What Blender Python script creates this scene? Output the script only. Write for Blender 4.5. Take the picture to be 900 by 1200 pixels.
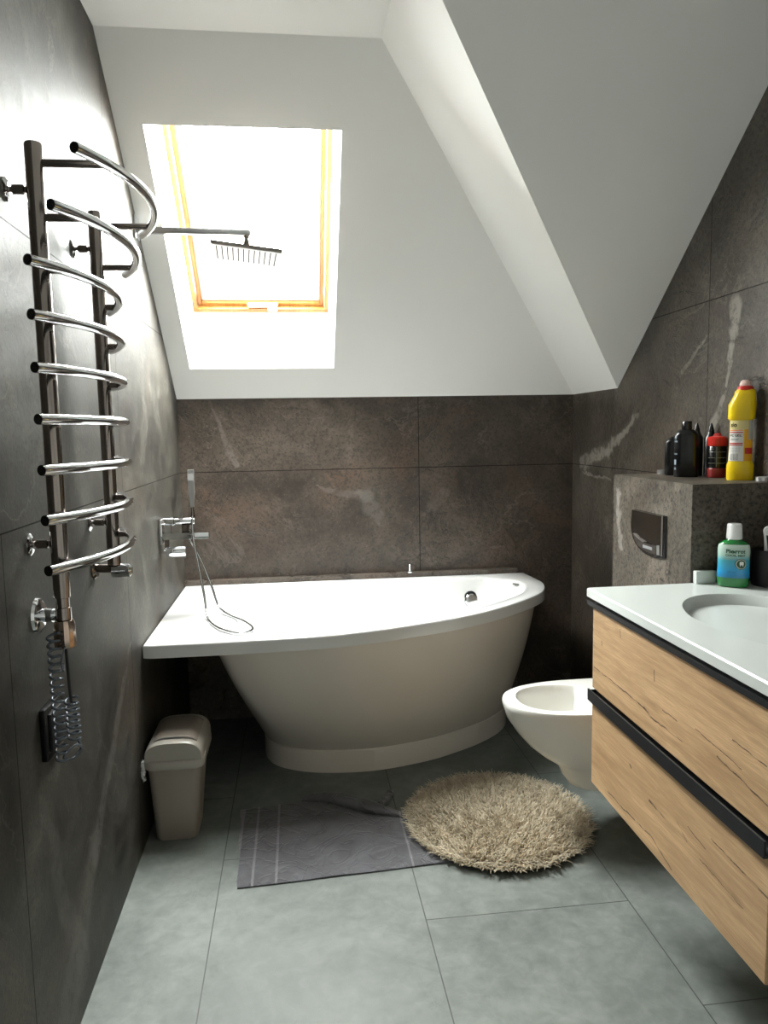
import bpy, bmesh, math, random
from mathutils import Vector, Matrix
from math import sin, cos, pi, radians, sqrt, atan2
random.seed(7)
for o in list(bpy.data.objects): bpy.data.objects.remove(o, do_unlink=True)
S = bpy.context.scene
COL = S.collection

# ------------------------------------------------------------------ camera
yaw, pitch, roll = radians(6.7), radians(6.15), radians(1.03)
F = Vector((sin(yaw)*cos(pitch), cos(yaw)*cos(pitch), -sin(pitch)))
R0 = Vector((cos(yaw), -sin(yaw), 0)); U0 = R0.cross(F)
Rv = R0*cos(roll) - U0*sin(roll); Uv = R0*sin(roll) + U0*cos(roll)
cd = bpy.data.cameras.new('camera'); cam = bpy.data.objects.new('camera', cd); COL.objects.link(cam)
m = Matrix((Rv, Uv, -F)).transposed().to_4x4(); m.translation = Vector((.534, 0, 1.35))
cam.matrix_world = m
cd.sensor_fit = 'VERTICAL'; cd.sensor_height = 36.0; cd.lens = 870.0/1200.0*36.0; cd.clip_start = .02
S.camera = cam

# ------------------------------------------------------------------ light
w = bpy.data.worlds.new('overcast_sky'); S.world = w; w.use_nodes = True
bg = w.node_tree.nodes['Background']; bg.inputs[0].default_value = (1.0, .985, .955, 1); bg.inputs[1].default_value = 80.0

S.view_settings.view_transform = 'Standard'; S.view_settings.look = 'None'
S.view_settings.exposure = 0.24; S.view_settings.gamma = 1.0; S.view_settings.use_curve_mapping = False

def area(name, loc, target, sx, sy, energy, color, portal=False):
    l = bpy.data.lights.new(name, 'AREA'); l.shape = 'RECTANGLE'; l.size = sx; l.size_y = sy
    l.energy = energy; l.color = color
    if portal: l.cycles.is_portal = True
    o = bpy.data.objects.new(name, l); COL.objects.link(o); o.location = loc
    o.rotation_euler = (Vector(target)-Vector(loc)).to_track_quat('-Z', 'Y').to_euler()
    return o

# ------------------------------------------------------------------ materials
def mat(name, color=(.8,.8,.8), rough=.5, metal=0., **kw):
    m_ = bpy.data.materials.new(name); m_.use_nodes = True
    b = m_.node_tree.nodes['Principled BSDF']
    b.inputs['Base Color'].default_value = (*color, 1); b.inputs['Roughness'].default_value = rough
    b.inputs['Metallic'].default_value = metal
    for k, v in kw.items(): b.inputs[k.replace('_', ' ')].default_value = v
    return m_
class NT:
    def __init__(s, m_):
        s.t = m_.node_tree; s.b = s.t.nodes['Principled BSDF']
        s.tc = s.t.nodes.new('ShaderNodeTexCoord'); s.co = s.tc.outputs['Object']
    def lk(s, a, b): s.t.links.new(a, b)
    def setv(s, sock, v):
        if isinstance(v, (int, float)): sock.default_value = v
        elif isinstance(v, tuple): sock.default_value = v
        else: s.lk(v, sock)
    def math(s, op, a, b=0., c=None, clamp=False):
        n = s.t.nodes.new('ShaderNodeMath'); n.operation = op; n.use_clamp = clamp
        s.setv(n.inputs[0], a); s.setv(n.inputs[1], b)
        if c is not None: s.setv(n.inputs[2], c)
        return n.outputs[0]
    def vmath(s, op, a, b=None):
        n = s.t.nodes.new('ShaderNodeVectorMath'); n.operation = op
        s.setv(n.inputs[0], a)
        if b is not None: s.setv(n.inputs[1], b)
        return n.outputs['Value'] if op in ('LENGTH', 'DOT_PRODUCT') else n.outputs['Vector']
    def noise(s, scale, detail=6, rough=.55, dist=0., co=None, offs=None):
        co = co or s.co
        if offs: co = s.vmath('ADD', co, offs)
        n = s.t.nodes.new('ShaderNodeTexNoise'); n.inputs['Scale'].default_value = scale
        n.inputs['Detail'].default_value = detail; n.inputs['Roughness'].default_value = rough
        n.inputs['Distortion'].default_value = dist; s.lk(co, n.inputs['Vector'])
        return n.outputs['Fac']
    def map(s, v, a, b, c=0., d=1.):
        n = s.t.nodes.new('ShaderNodeMapRange'); s.setv(n.inputs[0], v)
        for i, x in enumerate((a, b, c, d)): n.inputs[i+1].default_value = x
        return n.outputs[0]
    def mix(s, f, a, b, mode='MIX'):
        n = s.t.nodes.new('ShaderNodeMix'); n.data_type = 'RGBA'; n.blend_type = mode
        s.setv(n.inputs[0], f)
        for i, x in ((6, a), (7, b)):
            if isinstance(x, tuple): n.inputs[i].default_value = (*x, 1)[:4]
            else: s.lk(x, n.inputs[i])
        return n.outputs[2]
    def ramp(s, f, stops):
        n = s.t.nodes.new('ShaderNodeValToRGB'); s.lk(f, n.inputs[0])
        e = n.color_ramp.elements
        while len(e) < len(stops): e.new(.5)
        for el, (p, c) in zip(e, stops): el.position = p; el.color = (*c, 1)
        return n.outputs[0]
    def bump(s, h, strength=.3, dist=.005):
        n = s.t.nodes.new('ShaderNodeBump'); n.inputs['Strength'].default_value = strength
        n.inputs['Distance'].default_value = dist; s.lk(h, n.inputs['Height'])
        s.lk(n.outputs[0], s.b.inputs['Normal'])
    def sep(s, co=None):
        n = s.t.nodes.new('ShaderNodeSeparateXYZ'); s.lk(co or s.co, n.inputs[0]); return n.outputs
    def lines(s, lst, wd):
        """lst: (axis, value[, axis2, lo, hi]) -> 1 on joints"""
        o = s.sep(); tot = None
        for L in lst:
            v = s.math('LESS_THAN', s.math('ABSOLUTE', s.math('SUBTRACT', o[L[0]], L[1])), wd)
            if len(L) > 2:
                v = s.math('MULTIPLY', v, s.math('GREATER_THAN', o[L[2]], L[3]))
                v = s.math('MULTIPLY', v, s.math('LESS_THAN', o[L[2]], L[4]))
            tot = v if tot is None else s.math('MAXIMUM', tot, v)
        return tot
    def streak(s, ax, p0, p1, w0, wob=.05, sc=9., seed=0.):
        """soft vein along a segment in the plane of axes ax"""
        nz = s.t.nodes.new('ShaderNodeTexNoise'); nz.inputs['Scale'].default_value = sc; nz.inputs['Detail'].default_value = 5
        s.lk(s.vmath('ADD', s.co, (seed, seed*2, seed*3)), nz.inputs['Vector'])
        off = s.vmath('MULTIPLY', s.vmath('SUBTRACT', nz.outputs['Color'], (.5, .5, .5)), (wob*2,)*3)
        mask = tuple(1. if i in ax else 0. for i in range(3))
        A = [0.]*3; B = [0.]*3
        for i, a_ in enumerate(ax): A[a_] = p0[i]; B[a_] = p1[i]
        D = Vector(B)-Vector(A)
        P = s.vmath('SUBTRACT', s.vmath('MULTIPLY', s.vmath('ADD', s.co, off), mask), tuple(A))
        t = s.math('MULTIPLY', s.vmath('DOT_PRODUCT', P, tuple(D)), 1/D.length_squared, clamp=True)
        n = s.t.nodes.new('ShaderNodeVectorMath'); n.operation = 'SCALE'
        n.inputs[0].default_value = D; s.lk(t, n.inputs['Scale'])
        d = s.vmath('LENGTH', s.vmath('SUBTRACT', P, n.outputs['Vector']))
        if isinstance(w0, tuple): wv = s.map(t, 0., 1., w0[0], w0[1])
        else: wv = w0
        return s.map(s.math('DIVIDE', d, wv), .55, 1., 1., 0.)

def stone(name, joints, tint=(1, 1, 1), rough=(.22, .42), seed=0., streaks=(), gain=1.0, jw=.0015, bump=.5, stops=(.32, .46, .57, .72), rusty=.55, pits=.45, crack=.009, spec=.5):
    m_ = mat(name); n = NT(m_)
    big = n.noise(1.7, 5, .55, .8, offs=(seed, seed*.7, seed*1.3))
    mid = n.noise(7., 9, .62, .9, offs=(seed*2, 0, seed))
    fine = n.noise(95., 4, .6, 0.)
    f = n.math('ADD', n.math('MULTIPLY', big, .55), n.math('MULTIPLY', mid, .45))
    g = [tuple(c*gain*t for c, t in zip(cc, tint)) for cc in ((.034, .027, .022), (.078, .063, .052), (.125, .104, .087), (.24, .208, .182))]
    c = n.ramp(f, [(p_, c_) for p_, c_ in zip(stops, g)])
    # rusty clouds
    rust = n.map(n.noise(2.3, 4, .5, .5, offs=(seed+5, 3, 1)), .54, .72, 0., rusty)
    c = n.mix(rust, c, tuple(x*gain*t for x, t in zip((.19, .125, .088), tint)))
    # fine grain and pits
    c = n.mix(n.map(fine, .36, .5, pits, 0.), c, (.022, .018, .015))
    c = n.mix(n.map(fine, .62, .75, 0., .4), c, (.30*gain, .27*gain, .23*gain))
    # thin cracks, pale and dark
    r1 = n.math('ABSOLUTE', n.math('SUBTRACT', n.noise(2.1, 7, .58, 1.3, offs=(seed+9, 2, seed)), .5))
    r2 = n.math('ABSOLUTE', n.math('SUBTRACT', n.noise(1.9, 9, .62, .7, offs=(seed+3, 8, seed)), .5))
    gate = n.map(n.noise(3.2, 3, .5, 0., offs=(seed, 4, 4)), .46, .62)
    pale = n.math('MULTIPLY', n.map(r1, .0, .012, .38, 0.), gate)
    dark = n.math('MULTIPLY', n.map(r2, .0, crack*.7, .75, 0.), n.map(n.noise(4.1, 3, .5, 0., offs=(1, seed, 2)), .45, .58))
    c = n.mix(pale, c, (.30*gain, .26*gain, .22*gain)); c = n.mix(dark, c, (.02, .016, .013))
    for i, sk in enumerate(streaks):
        v = n.streak(*sk[:4], wob=sk[4], sc=sk[5], seed=i*3.1+seed)
        v = n.math('MULTIPLY', v, n.map(n.noise(24, 6, .7), .36, .50, .1, 1.))
        c = n.mix(n.math('MULTIPLY', v, sk[6]), c, (.31*gain, .285*gain, .255*gain))
    h = n.math('ADD', n.math('MULTIPLY', fine, .25), n.math('MULTIPLY', mid, 1.1))
    h = n.math('SUBTRACT', h, n.math('MULTIPLY', dark, .5))
    if joints:
        J = n.lines(joints, jw); c = n.mix(J, c, (.018, .016, .014)); h = n.math('SUBTRACT', h, J)
        n.lk(n.math('SUBTRACT', spec, n.math('MULTIPLY', J, spec*.9)), n.b.inputs['Specular IOR Level'])
    n.lk(c, n.b.inputs['Base Color'])
    n.lk(n.map(mid, .3, .7, rough[0], rough[1]), n.b.inputs['Roughness'])
    n.bump(h, bump, .008)
    return m_

M = {}
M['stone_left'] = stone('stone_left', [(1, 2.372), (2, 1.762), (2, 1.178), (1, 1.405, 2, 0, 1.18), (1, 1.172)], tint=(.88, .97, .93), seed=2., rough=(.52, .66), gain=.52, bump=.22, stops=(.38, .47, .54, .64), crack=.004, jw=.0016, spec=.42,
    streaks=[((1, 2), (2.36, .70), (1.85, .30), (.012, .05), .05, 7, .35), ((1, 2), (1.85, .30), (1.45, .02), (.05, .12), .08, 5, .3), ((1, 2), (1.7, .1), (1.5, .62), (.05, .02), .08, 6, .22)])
M['stone_back'] = stone('stone_back', [(0, 1.122), (2, 1.178)], tint=(1.04, .97, .90), seed=11., gain=.60, pits=.7, bump=.8, rough=(.35, .5),
    streaks=[((0, 2), (.62, 1.10), (.86, 1.04), (.006, .04), .06, 12, .28), ((0, 2), (.86, 1.04), (.93, .90), (.05, .015), .06, 12, .28), ((0, 2), (.14, 1.50), (.26, 1.21), (.008, .02), .03, 9, .28), ((0, 2), (1.25, 1.05), (1.12, .93), (.04, .01), .06, 11, .2)])
M['stone_right'] = stone('stone_right', [(1, 2.337), (2, 1.178), (2, 1.757)], tint=(.95, .95, .90), seed=4., gain=.78, rusty=.3, pits=.7, bump=.8, rough=(.35, .5),
    streaks=[((1, 2), (2.19, 1.72), (2.195, 1.64), (.034, .030), .025, 18, .9), ((1, 2), (2.195, 1.64), (2.225, 1.475), (.020, .008), .02, 18, .85), ((1, 2), (2.23, 1.455), (2.29, 1.36), (.008, .022), .02, 18, .8),
             ((1, 2), (2.345, 1.65), (2.50, 1.54), (.005, .013), .02, 14, .6), ((1, 2), (3.42, 1.19), (3.12, 1.25), (.034, .030), .05, 18, .8), ((1, 2), (3.12, 1.25), (2.83, 1.40), (.030, .010), .05, 18, .8), ((1, 2), (3.40, 1.14), (3.08, 1.12), .007, .03, 20, .8)])
M['stone_duct'] = stone('stone_duct', [], tint=(.94, .95, .88), seed=8., gain=.92, rough=(.4, .55), rusty=.15, pits=.85, bump=.8,
    streaks=[((1, 2), (2.43, 1.13), (2.40, .95), .02, .03, 25, .8)])
M['stone_trim'] = stone('stone_trim', [], seed=6., gain=1.2)
def floor_mat():
    m_ = mat('floor_porcelain'); n = NT(m_)
    a = n.noise(3.0, 9, .62, .7); b = n.noise(22., 7, .6, .4); c1 = n.noise(1.4, 3)
    f = n.math('ADD', n.math('MULTIPLY', a, .6), n.math('MULTIPLY', b, .4))
    c = n.ramp(f, [(.34, (.100, .115, .106)), (.5, (.160, .179, .166)), (.66, (.228, .248, .231))])
    r = n.math('ABSOLUTE', n.math('SUBTRACT', n.noise(2.6, 8, .6, 1.5, offs=(3, 3, 3)), .5))
    c = n.mix(n.math('MULTIPLY', n.map(r, 0, .006, .5, 0.), n.map(c1, .5, .6)), c, (.20, .22, .205))
    J = n.lines([(0, .267), (0, .855), (0, 1.444), (1, 1.905, 0, .855, 1.444), (1, .70, 0, .855, 1.444), (1, 3.10, 0, .855, 1.444),
                 (1, 2.285, 0, .267, .855), (1, 1.085, 0, .267, .855), (1, 1.51, 0, 1.444, 2.), (1, 2.71, 0, 1.444, 2.), (1, 2.7, 0, -1., .267)], .0016)
    c = n.mix(J, c, (.05, .055, .05))
    n.lk(c, n.b.inputs['Base Color']); n.lk(n.map(b, .3, .7, .48, .6), n.b.inputs['Roughness'])
    n.bump(n.math('SUBTRACT', n.math('MULTIPLY', b, .4), J), .2, .003)
    return m_
M['floor'] = floor_mat()
def plaster():
    m_ = mat('white_plaster', (.90, .895, .875), .8); n = NT(m_)
    n.bump(n.noise(180, 4, .6), .06, .002); return m_
M['plaster'] = plaster()
def wood(name, seed=0., streaks=(), light=(.64, .425, .235), dark=(.40, .245, .125)):
    m_ = mat(name); n = NT(m_); n.co = n.vmath('ADD', n.co, (1.6, 1.52, .385))
    st = n.vmath('MULTIPLY', n.co, (3., 1.3, 16.))
    wv = n.noise(1.6, 6, .6, 1.2, co=st, offs=(seed, seed, seed))
    st2 = n.vmath('MULTIPLY', n.co, (10., 5., 130.)); g = n.noise(3., 5, .6, .2, co=st2)
    c = n.ramp(wv, [(.3, dark), (.48, tuple((a+b)/2 for a, b in zip(light, dark))), (.62, light), (.8, tuple(x*1.12 for x in light))])
    c = n.mix(n.map(g, .42, .6, .32, 0.), c, tuple(x*.72 for x in dark))
    kn = n.noise(9., 3, .5, .5, co=n.vmath('MULTIPLY', n.co, (1., .45, 1.4)), offs=(seed, 1, 2))
    c = n.mix(n.map(kn, .68, .78, 0., .6), c, (.20, .115, .055))
    for i, sk in enumerate(streaks):
        v = n.streak((1, 2), sk[0], sk[1], sk[2], wob=.005, sc=30., seed=seed+i)
        v = n.math('MULTIPLY', v, n.map(n.noise(24, 3), .35, .5, .3, 1.))
        c = n.mix(n.math('MULTIPLY', v, .9), c, (.055, .032, .018))
    n.lk(c, n.b.inputs['Base Color']); n.b.inputs['Roughness'].default_value = .55
    n.bump(g, .12, .002); return m_
M['oak_top'] = wood('oak_upper', 1., [((1.90, .699), (1.758, .698), .0016), ((1.758, .698), (1.603, .693), (.0018, .0026)), ((1.603, .693), (1.569, .686), .0040), ((1.569, .686), (1.428, .685), (.0028, .0012)),
    ((1.518, .722), (1.454, .721), .0015), ((1.852, .785), (1.850, .772), .0022), ((1.739, .845), (1.737, .825), .0016), ((1.56, .80), (1.557, .775), .0022), ((1.30, .712), (1.141, .692), .0022), ((1.38, .735), (1.22, .722), .0012), ((1.25, .765), (1.15, .76), .0016)])
M['oak_low'] = wood('oak_lower', 6., [((1.80, .392), (1.70, .391), .002), ((1.70, .391), (1.56, .402), (.0028, .0018)), ((1.56, .402), (1.46, .378), .002), ((1.570, .482), (1.535, .481), .0035), ((1.535, .481), (1.495, .479), .0015),
    ((1.40, .514), (1.33, .503), .0014), ((1.312, .535), (1.131, .528), .0020), ((1.673, .523), (1.665, .519), .003), ((1.44, .50), (1.40, .478), .0012), ((1.35, .47), (1.2, .462), .001)])
M['acrylic'] = mat('white_acrylic', (.80, .805, .80), .13, Coat_Weight=.25)
M['acrylic_body'] = mat('white_gloss_panel', (.82, .76, .69), .22)
M['ceramic'] = mat('white_ceramic', (.84, .83, .79), .1, Coat_Weight=.3)
M['mineral'] = mat('white_mineral_cast', (.64, .675, .655), .2)
M['chrome'] = mat('chrome', (.80, .81, .83), .06, 1.)
M['dark_chrome'] = mat('polished_steel', (.30, .265, .245), .12, 1.)
M['brushed'] = mat('brushed_steel', (.66, .67, .68), .3, 1.)
M['copper'] = mat('warm_steel', (.66, .52, .44), .16, 1.)
M['black'] = mat('black_metal', (.006, .007, .009), .5)
M['blackplastic'] = mat('black_plastic', (.005, .005, .006), .25)
M['matteblack'] = mat('matte_black', (.008, .008, .009), .55)
M['bin'] = mat('taupe_plastic', (.34, .295, .25), .38)
M['binlid'] = mat('pale_taupe_plastic', (.44, .41, .365), .3)
M['pine'] = mat('varnished_pine', (.60, .30, .10), .35)
def pine():
    n = NT(M['pine']); st = n.vmath('MULTIPLY', n.co, (60., 2., 2.)); g = n.noise(2., 4, .6, co=st)
    n.lk(n.ramp(g, [(.35, (.27, .105, .022)), (.6, (.37, .16, .04))]), n.b.inputs['Base Color'])
pine()
M['whitepaint_glare'] = mat('white_paint_and_glare', (.88, .88, .87), .3)
M['rubber'] = mat('grey_gasket', (.12, .12, .12), .6)
M['rugbase'] = mat('rug_backing', (.30, .24, .17), .95)
def rugm():
    m_ = mat('shag_yarn', (.5, .43, .33), .9); n = NT(m_)
    n.lk(n.ramp(n.noise(38., 3, .6), [(.35, (.47, .38, .25)), (.55, (.70, .60, .44)), (.72, (.84, .76, .62))]), n.b.inputs['Base Color'])
    n.b.inputs['Sheen Weight'].default_value = .3; return m_
M['shag'] = rugm()
def terry():
    m_ = mat('grey_terry', (.2, .2, .22), .95); n = NT(m_)
    a = n.noise(420., 3, .7); b = n.noise(9., 5, .6, .8)
    c = n.ramp(b, [(.38, (.080, .078, .086)), (.6, (.125, .124, .137))])
    c = n.mix(n.map(a, .4, .6, .35, 0.), c, (.085, .083, .092))
    o = n.sep()
    band = n.math('MAXIMUM', n.math('LESS_THAN', n.math('ABSOLUTE', n.math('SUBTRACT', o[0], .043)), .004), n.math('LESS_THAN', n.math('ABSOLUTE', n.math('SUBTRACT', o[0], .115)), .004))
    band = n.math('MAXIMUM', band, n.math('LESS_THAN', n.math('ABSOLUTE', n.math('SUBTRACT', o[0], .538)), .0035))
    band = n.math('MAXIMUM', band, n.math('LESS_THAN', o[0], -.004))
    c = n.mix(n.math('MULTIPLY', band, .55), c, (.28, .275, .285))
    n.lk(c, n.b.inputs['Base Color']); n.b.inputs['Sheen Weight'].default_value = .25
    # embossed swirl pattern
    sw = n.math('ABSOLUTE', n.math('SUBTRACT', n.noise(7., 2, .4, 2.2, offs=(2, 2, 2)), .5))
    n.bump(n.math('ADD', n.math('MULTIPLY', a, .6), n.map(sw, 0, .05, 1.2, 0.)), .55, .004)
    return m_
M['terry'] = terry()
def glass(name):
    m_ = bpy.data.materials.new(name); m_.use_nodes = True; t = m_.node_tree
    t.nodes.remove(t.nodes['Principled BSDF']); out = t.nodes['Material Output']
    tr = t.nodes.new('ShaderNodeBsdfTransparent'); tr.inputs[0].default_value = (.96, .985, .98, 1)
    gl = t.nodes.new('ShaderNodeBsdfGlossy'); gl.inputs['Roughness'].default_value = .02
    lw_ = t.nodes.new('ShaderNodeLayerWeight'); lw_.inputs[0].default_value = .5; mx = t.nodes.new('ShaderNodeMixShader')
    fr = t.nodes.new('ShaderNodeMath'); fr.operation = 'POWER'; t.links.new(lw_.outputs['Facing'], fr.inputs[0]); fr.inputs[1].default_value = 5.
    t.links.new(fr.outputs[0], mx.inputs[0]); t.links.new(tr.outputs[0], mx.inputs[1]); t.links.new(gl.outputs[0], mx.inputs[2])
    t.links.new(mx.outputs[0], out.inputs[0]); return m_
M['glass'] = glass('clear_glass')
M['cable'] = mat('grey_cable', (.10, .115, .14), .25, .3)
M['yellow'] = mat('yellow_plastic', (.86, .60, .008), .28)
M['amber'] = mat('amber_panel', (.80, .38, .01), .3)
M['red'] = mat('red_plastic', (.55, .022, .014), .3)
M['darkred'] = mat('dark_red_plastic', (.20, .012, .012), .3)
M['white'] = mat('white_plastic', (.82, .82, .82), .3)
M['pinkish'] = mat('translucent_pink_cap', (.80, .58, .52), .3)
M['label'] = mat('label_paper', (.74, .74, .72), .5)
M['ink'] = mat('black_ink', (.008, .009, .009), .9, Specular_IOR_Level=.1)
M['greyink'] = mat('grey_ink', (.25, .25, .26), .5)
M['orange'] = mat('orange_ink', (.85, .28, .01), .4)
M['greenliq'] = mat('green_liquid_bottle', (.01, .20, .035), .12, Coat_Weight=.6)
M['deepgreen'] = mat('deep_green_ink', (.005, .07, .025), .35)
M['bluelab'] = mat('blue_label', (.03, .30, .62), .2, Coat_Weight=.4)
def mouthlabel():
    m_ = mat('mint_blue_label', (.1, .4, .5), .22, Coat_Weight=.4); n = NT(m_)
    o = n.sep(); h = n.math('ADD', o[2], n.math('MULTIPLY', n.noise(25, 3), .012))
    c = n.ramp(n.map(h, 0.02, .118), [(.0, (.012, .10, .25)), (.3, (.02, .30, .60)), (.62, (.06, .36, .46)), (.78, (.42, .60, .52)), (1., (.55, .68, .60))])
    n.lk(c, n.b.inputs['Base Color']); return m_
M['mouthlabel'] = mouthlabel()
M['bag'] = mat('clear_liner', (.75, .75, .75), .2)

# ------------------------------------------------------------------ helpers
def link(name, me, parent=None):
    o = bpy.data.objects.new(name, me); COL.objects.link(o)
    if parent: o.parent = parent
    return o
def tag(o, label=None, cat=None, group=None, kind=None):
    if label: o['label'] = label
    if cat: o['category'] = cat
    if group: o['group'] = group
    if kind: o['kind'] = kind
    return o
def empty(name, loc, label, cat, group=None):
    o = bpy.data.objects.new(name, None); COL.objects.link(o); o.location = loc; o.empty_display_size = .05
    return tag(o, label, cat, group)
class MB:
    """collects shapes (world coordinates) and links them as ONE mesh object"""
    def __init__(s): s.bm = bmesh.new()
    def box(s, a, b, bev=0., seg=2, rot=None, smooth=False):
        t = bmesh.new(); bmesh.ops.create_cube(t, size=1)
        a = Vector(a); b = Vector(b); c = (a+b)/2; d = b-a
        for v in t.verts: v.co = Vector((v.co.x*d.x, v.co.y*d.y, v.co.z*d.z))
        if bev: bmesh.ops.bevel(t, geom=list(t.edges), offset=bev, segments=seg, affect='EDGES', profile=.6)
        for v in t.verts: v.co = (rot @ v.co if rot else v.co) + c
        s.merge(t); return s
    def merge(s, t):
        mp = {}
        for v in t.verts: mp[v] = s.bm.verts.new(v.co)
        for f in t.faces:
            nf = s.bm.faces.new([mp[v] for v in f.verts]); nf.smooth = f.smooth
        t.free()
    def rings(s, R, cap0=True, cap1=True, closed=True):
        V = [[s.bm.verts.new(p) for p in r] for r in R]
        n = len(V[0])
        for i in range(len(V)-1):
            for j in range(n if closed else n-1):
                k = (j+1) % n
                try: s.bm.faces.new((V[i][j], V[i][k], V[i+1][k], V[i+1][j]))
                except ValueError: pass
        if cap0: s.bm.faces.new(V[0][::-1])
        if cap1: s.bm.faces.new(V[-1])
        return s
    def tube(s, path, r, n=12, caps=True):
        P = [Vector(p) for p in path]; R = r if isinstance(r, (list, tuple)) else [r]*len(P)
        T = [((P[min(i+1, len(P)-1)]-P[max(i-1, 0)]).normalized()) for i in range(len(P))]
        u = T[0].orthogonal().normalized(); rr = []
        for i, p in enumerate(P):
            u = (u - T[i]*u.dot(T[i])).normalized(); v = T[i].cross(u)
            rr.append([p+(u*cos(2*pi*k/n)+v*sin(2*pi*k/n))*R[i] for k in range(n)])
        return s.rings(rr, caps, caps)
    def lathe(s, prof, c, n=32, axis='Z', caps=True, ey=1.):
        rr = []
        for r, h in prof:
            ring = []
            for k in range(n):
                a = 2*pi*k/n; x, y = r*cos(a), r*sin(a)*ey
                p = {'Z': (x, y, h), 'X': (h, x, y), 'Y': (y, h, x)}[axis]
                ring.append(Vector(c)+Vector(p))
            rr.append(ring)
        return s.rings(rr, caps, caps)
    def quad(s, *pts):
        s.bm.faces.new([s.bm.verts.new(p) for p in pts]); return s
    def build(s, name, m_, parent=None, smooth=None, origin=None):
        bmesh.ops.remove_doubles(s.bm, verts=s.bm.verts, dist=1e-6)
        bmesh.ops.recalc_face_normals(s.bm, faces=s.bm.faces)
        me = bpy.data.meshes.new(name); 
        if smooth is not None:
            for f in s.bm.faces: f.smooth = True
            for e in s.bm.edges:
                if len(e.link_faces) == 2: e.smooth = e.calc_face_angle(0) < radians(smooth)
        s.bm.to_mesh(me); s.bm.free(); me.materials.append(m_)
        o = link(name, me, None)
        base = Vector(parent.location) if parent is not None and parent.type == 'EMPTY' else None
        if parent is not None:
            o.parent = parent
            W = wloc(parent)
            me.transform(Matrix.Translation(-W)); me.update()
        elif origin is not None:
            me.transform(Matrix.Translation(-Vector(origin))); o.location = origin
        return o
def wloc(o):
    p = Vector((0, 0, 0))
    while o is not None: p += Vector(o.location); o = o.parent
    return p
def spline(pts, n, closed=False):
    P = [Vector(p) for p in pts]; out = []; m_ = len(P)
    segs = m_ if closed else m_-1
    for i in range(segs):
        g = (lambda k: P[k % m_]) if closed else (lambda k: P[max(0, min(m_-1, k))])
        p0, p1, p2, p3 = g(i-1), g(i), g(i+1), g(i+2)
        for j in range(n):
            t = j/n
            out.append(.5*((2*p1)+(p2-p0)*t+(2*p0-5*p1+4*p2-p3)*t*t+(3*p1-p0-3*p2+p3)*t**3))
    if not closed: out.append(P[-1].copy())
    return out
def resample(P, n):
    P = [Vector(p) for p in P]; L = [0.]
    for a, b in zip(P, P[1:]): L.append(L[-1]+(b-a).length)
    out = []; k = 0
    for i in range(n):
        d = L[-1]*i/(n-1)
        while k < len(P)-2 and L[k+1] < d: k += 1
        t = (d-L[k])/max(1e-9, L[k+1]-L[k]); out.append(P[k].lerp(P[k+1], min(1, max(0, t))))
    return out
def rrect(x0, x1, y0, y1, r, z, n=6):
    out = []
    for cx, cy, a0 in ((x1-r, y1-r, 0), (x0+r, y1-r, 90), (x0+r, y0+r, 180), (x1-r, y0+r, 270)):
        for k in range(n+1):
            a = radians(a0+90*k/n); out.append(Vector((cx+r*cos(a), cy+r*sin(a), z)))
    return out
def text_mesh(body, size, name='t', bold=0.):
    cu = bpy.data.curves.new(name, 'FONT'); cu.body = body; cu.size = size; cu.align_x = 'CENTER'; cu.align_y = 'CENTER'
    cu.offset = bold; cu.resolution_u = 3
    o = bpy.data.objects.new(name, cu); COL.objects.link(o)
    dg = bpy.context.evaluated_depsgraph_get(); dg.update()
    me = bpy.data.meshes.new_from_object(o.evaluated_get(dg))
    bpy.data.objects.remove(o, do_unlink=True); bpy.data.curves.remove(cu)
    return me

# ------------------------------------------------------------------ the room
XR, YB, YF = 1.89, 3.532, -1.3
Z0, ZC, SL = 1.516, 2.51, .82
def wallbox(name, a, b, m_):
    return tag(MB().box(a, b).build(name, m_), kind='structure')
wallbox('floor', (-.15, YF-1.2, -.12), (XR+.15, YB+.15, 0), M['floor'])
def gable(name, x0, x1, ya, yb, m_):
    """side wall whose top follows the roof pitch"""
    yt = YB-(ZC-Z0)/SL; P = [(ya, 0), (yb, 0)]
    P += [(yb, Z0+.08), (yt+.02, ZC+.08)] if yb > yt else [(yb, ZC+.08)]
    P.append((ya, ZC+.08))
    mb = MB(); mb.rings([[Vector((x0, y, z)) for y, z in P], [Vector((x1, y, z)) for y, z in P]])
    return tag(mb.build(name, m_), kind='structure')
gable('wall_left', -.15, 0, .98, YB, M['stone_left'])
wallbox('wall_left', (-.15, YF, 0), (0, .98, ZC+.08), M['plaster'])
wallbox('wall_back', (-.15, YB, 0), (XR+.15, YB+.15, Z0), M['stone_back'])
gable('wall_right', XR, XR+.15, .98, YB, M['stone_right'])
wallbox('wall_right', (XR, YF, 0), (XR+.15, .98, ZC+.08), M['plaster'])
# wall behind the photographer
wallbox('wall_front', (-.15, YF-.15, 0), (XR+.15, YF, 2.8), M['plaster'])
def P1z(y, off=0): return Z0+SL*(YB-y)+off
nrm = Vector((0, SL, 1)).normalized()          # outward of the pitch
XC = .825; YT = YB-(ZC-Z0)/SL; Y2 = 3.027; YT2 = Y2-(ZC-Z0)/SL
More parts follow.
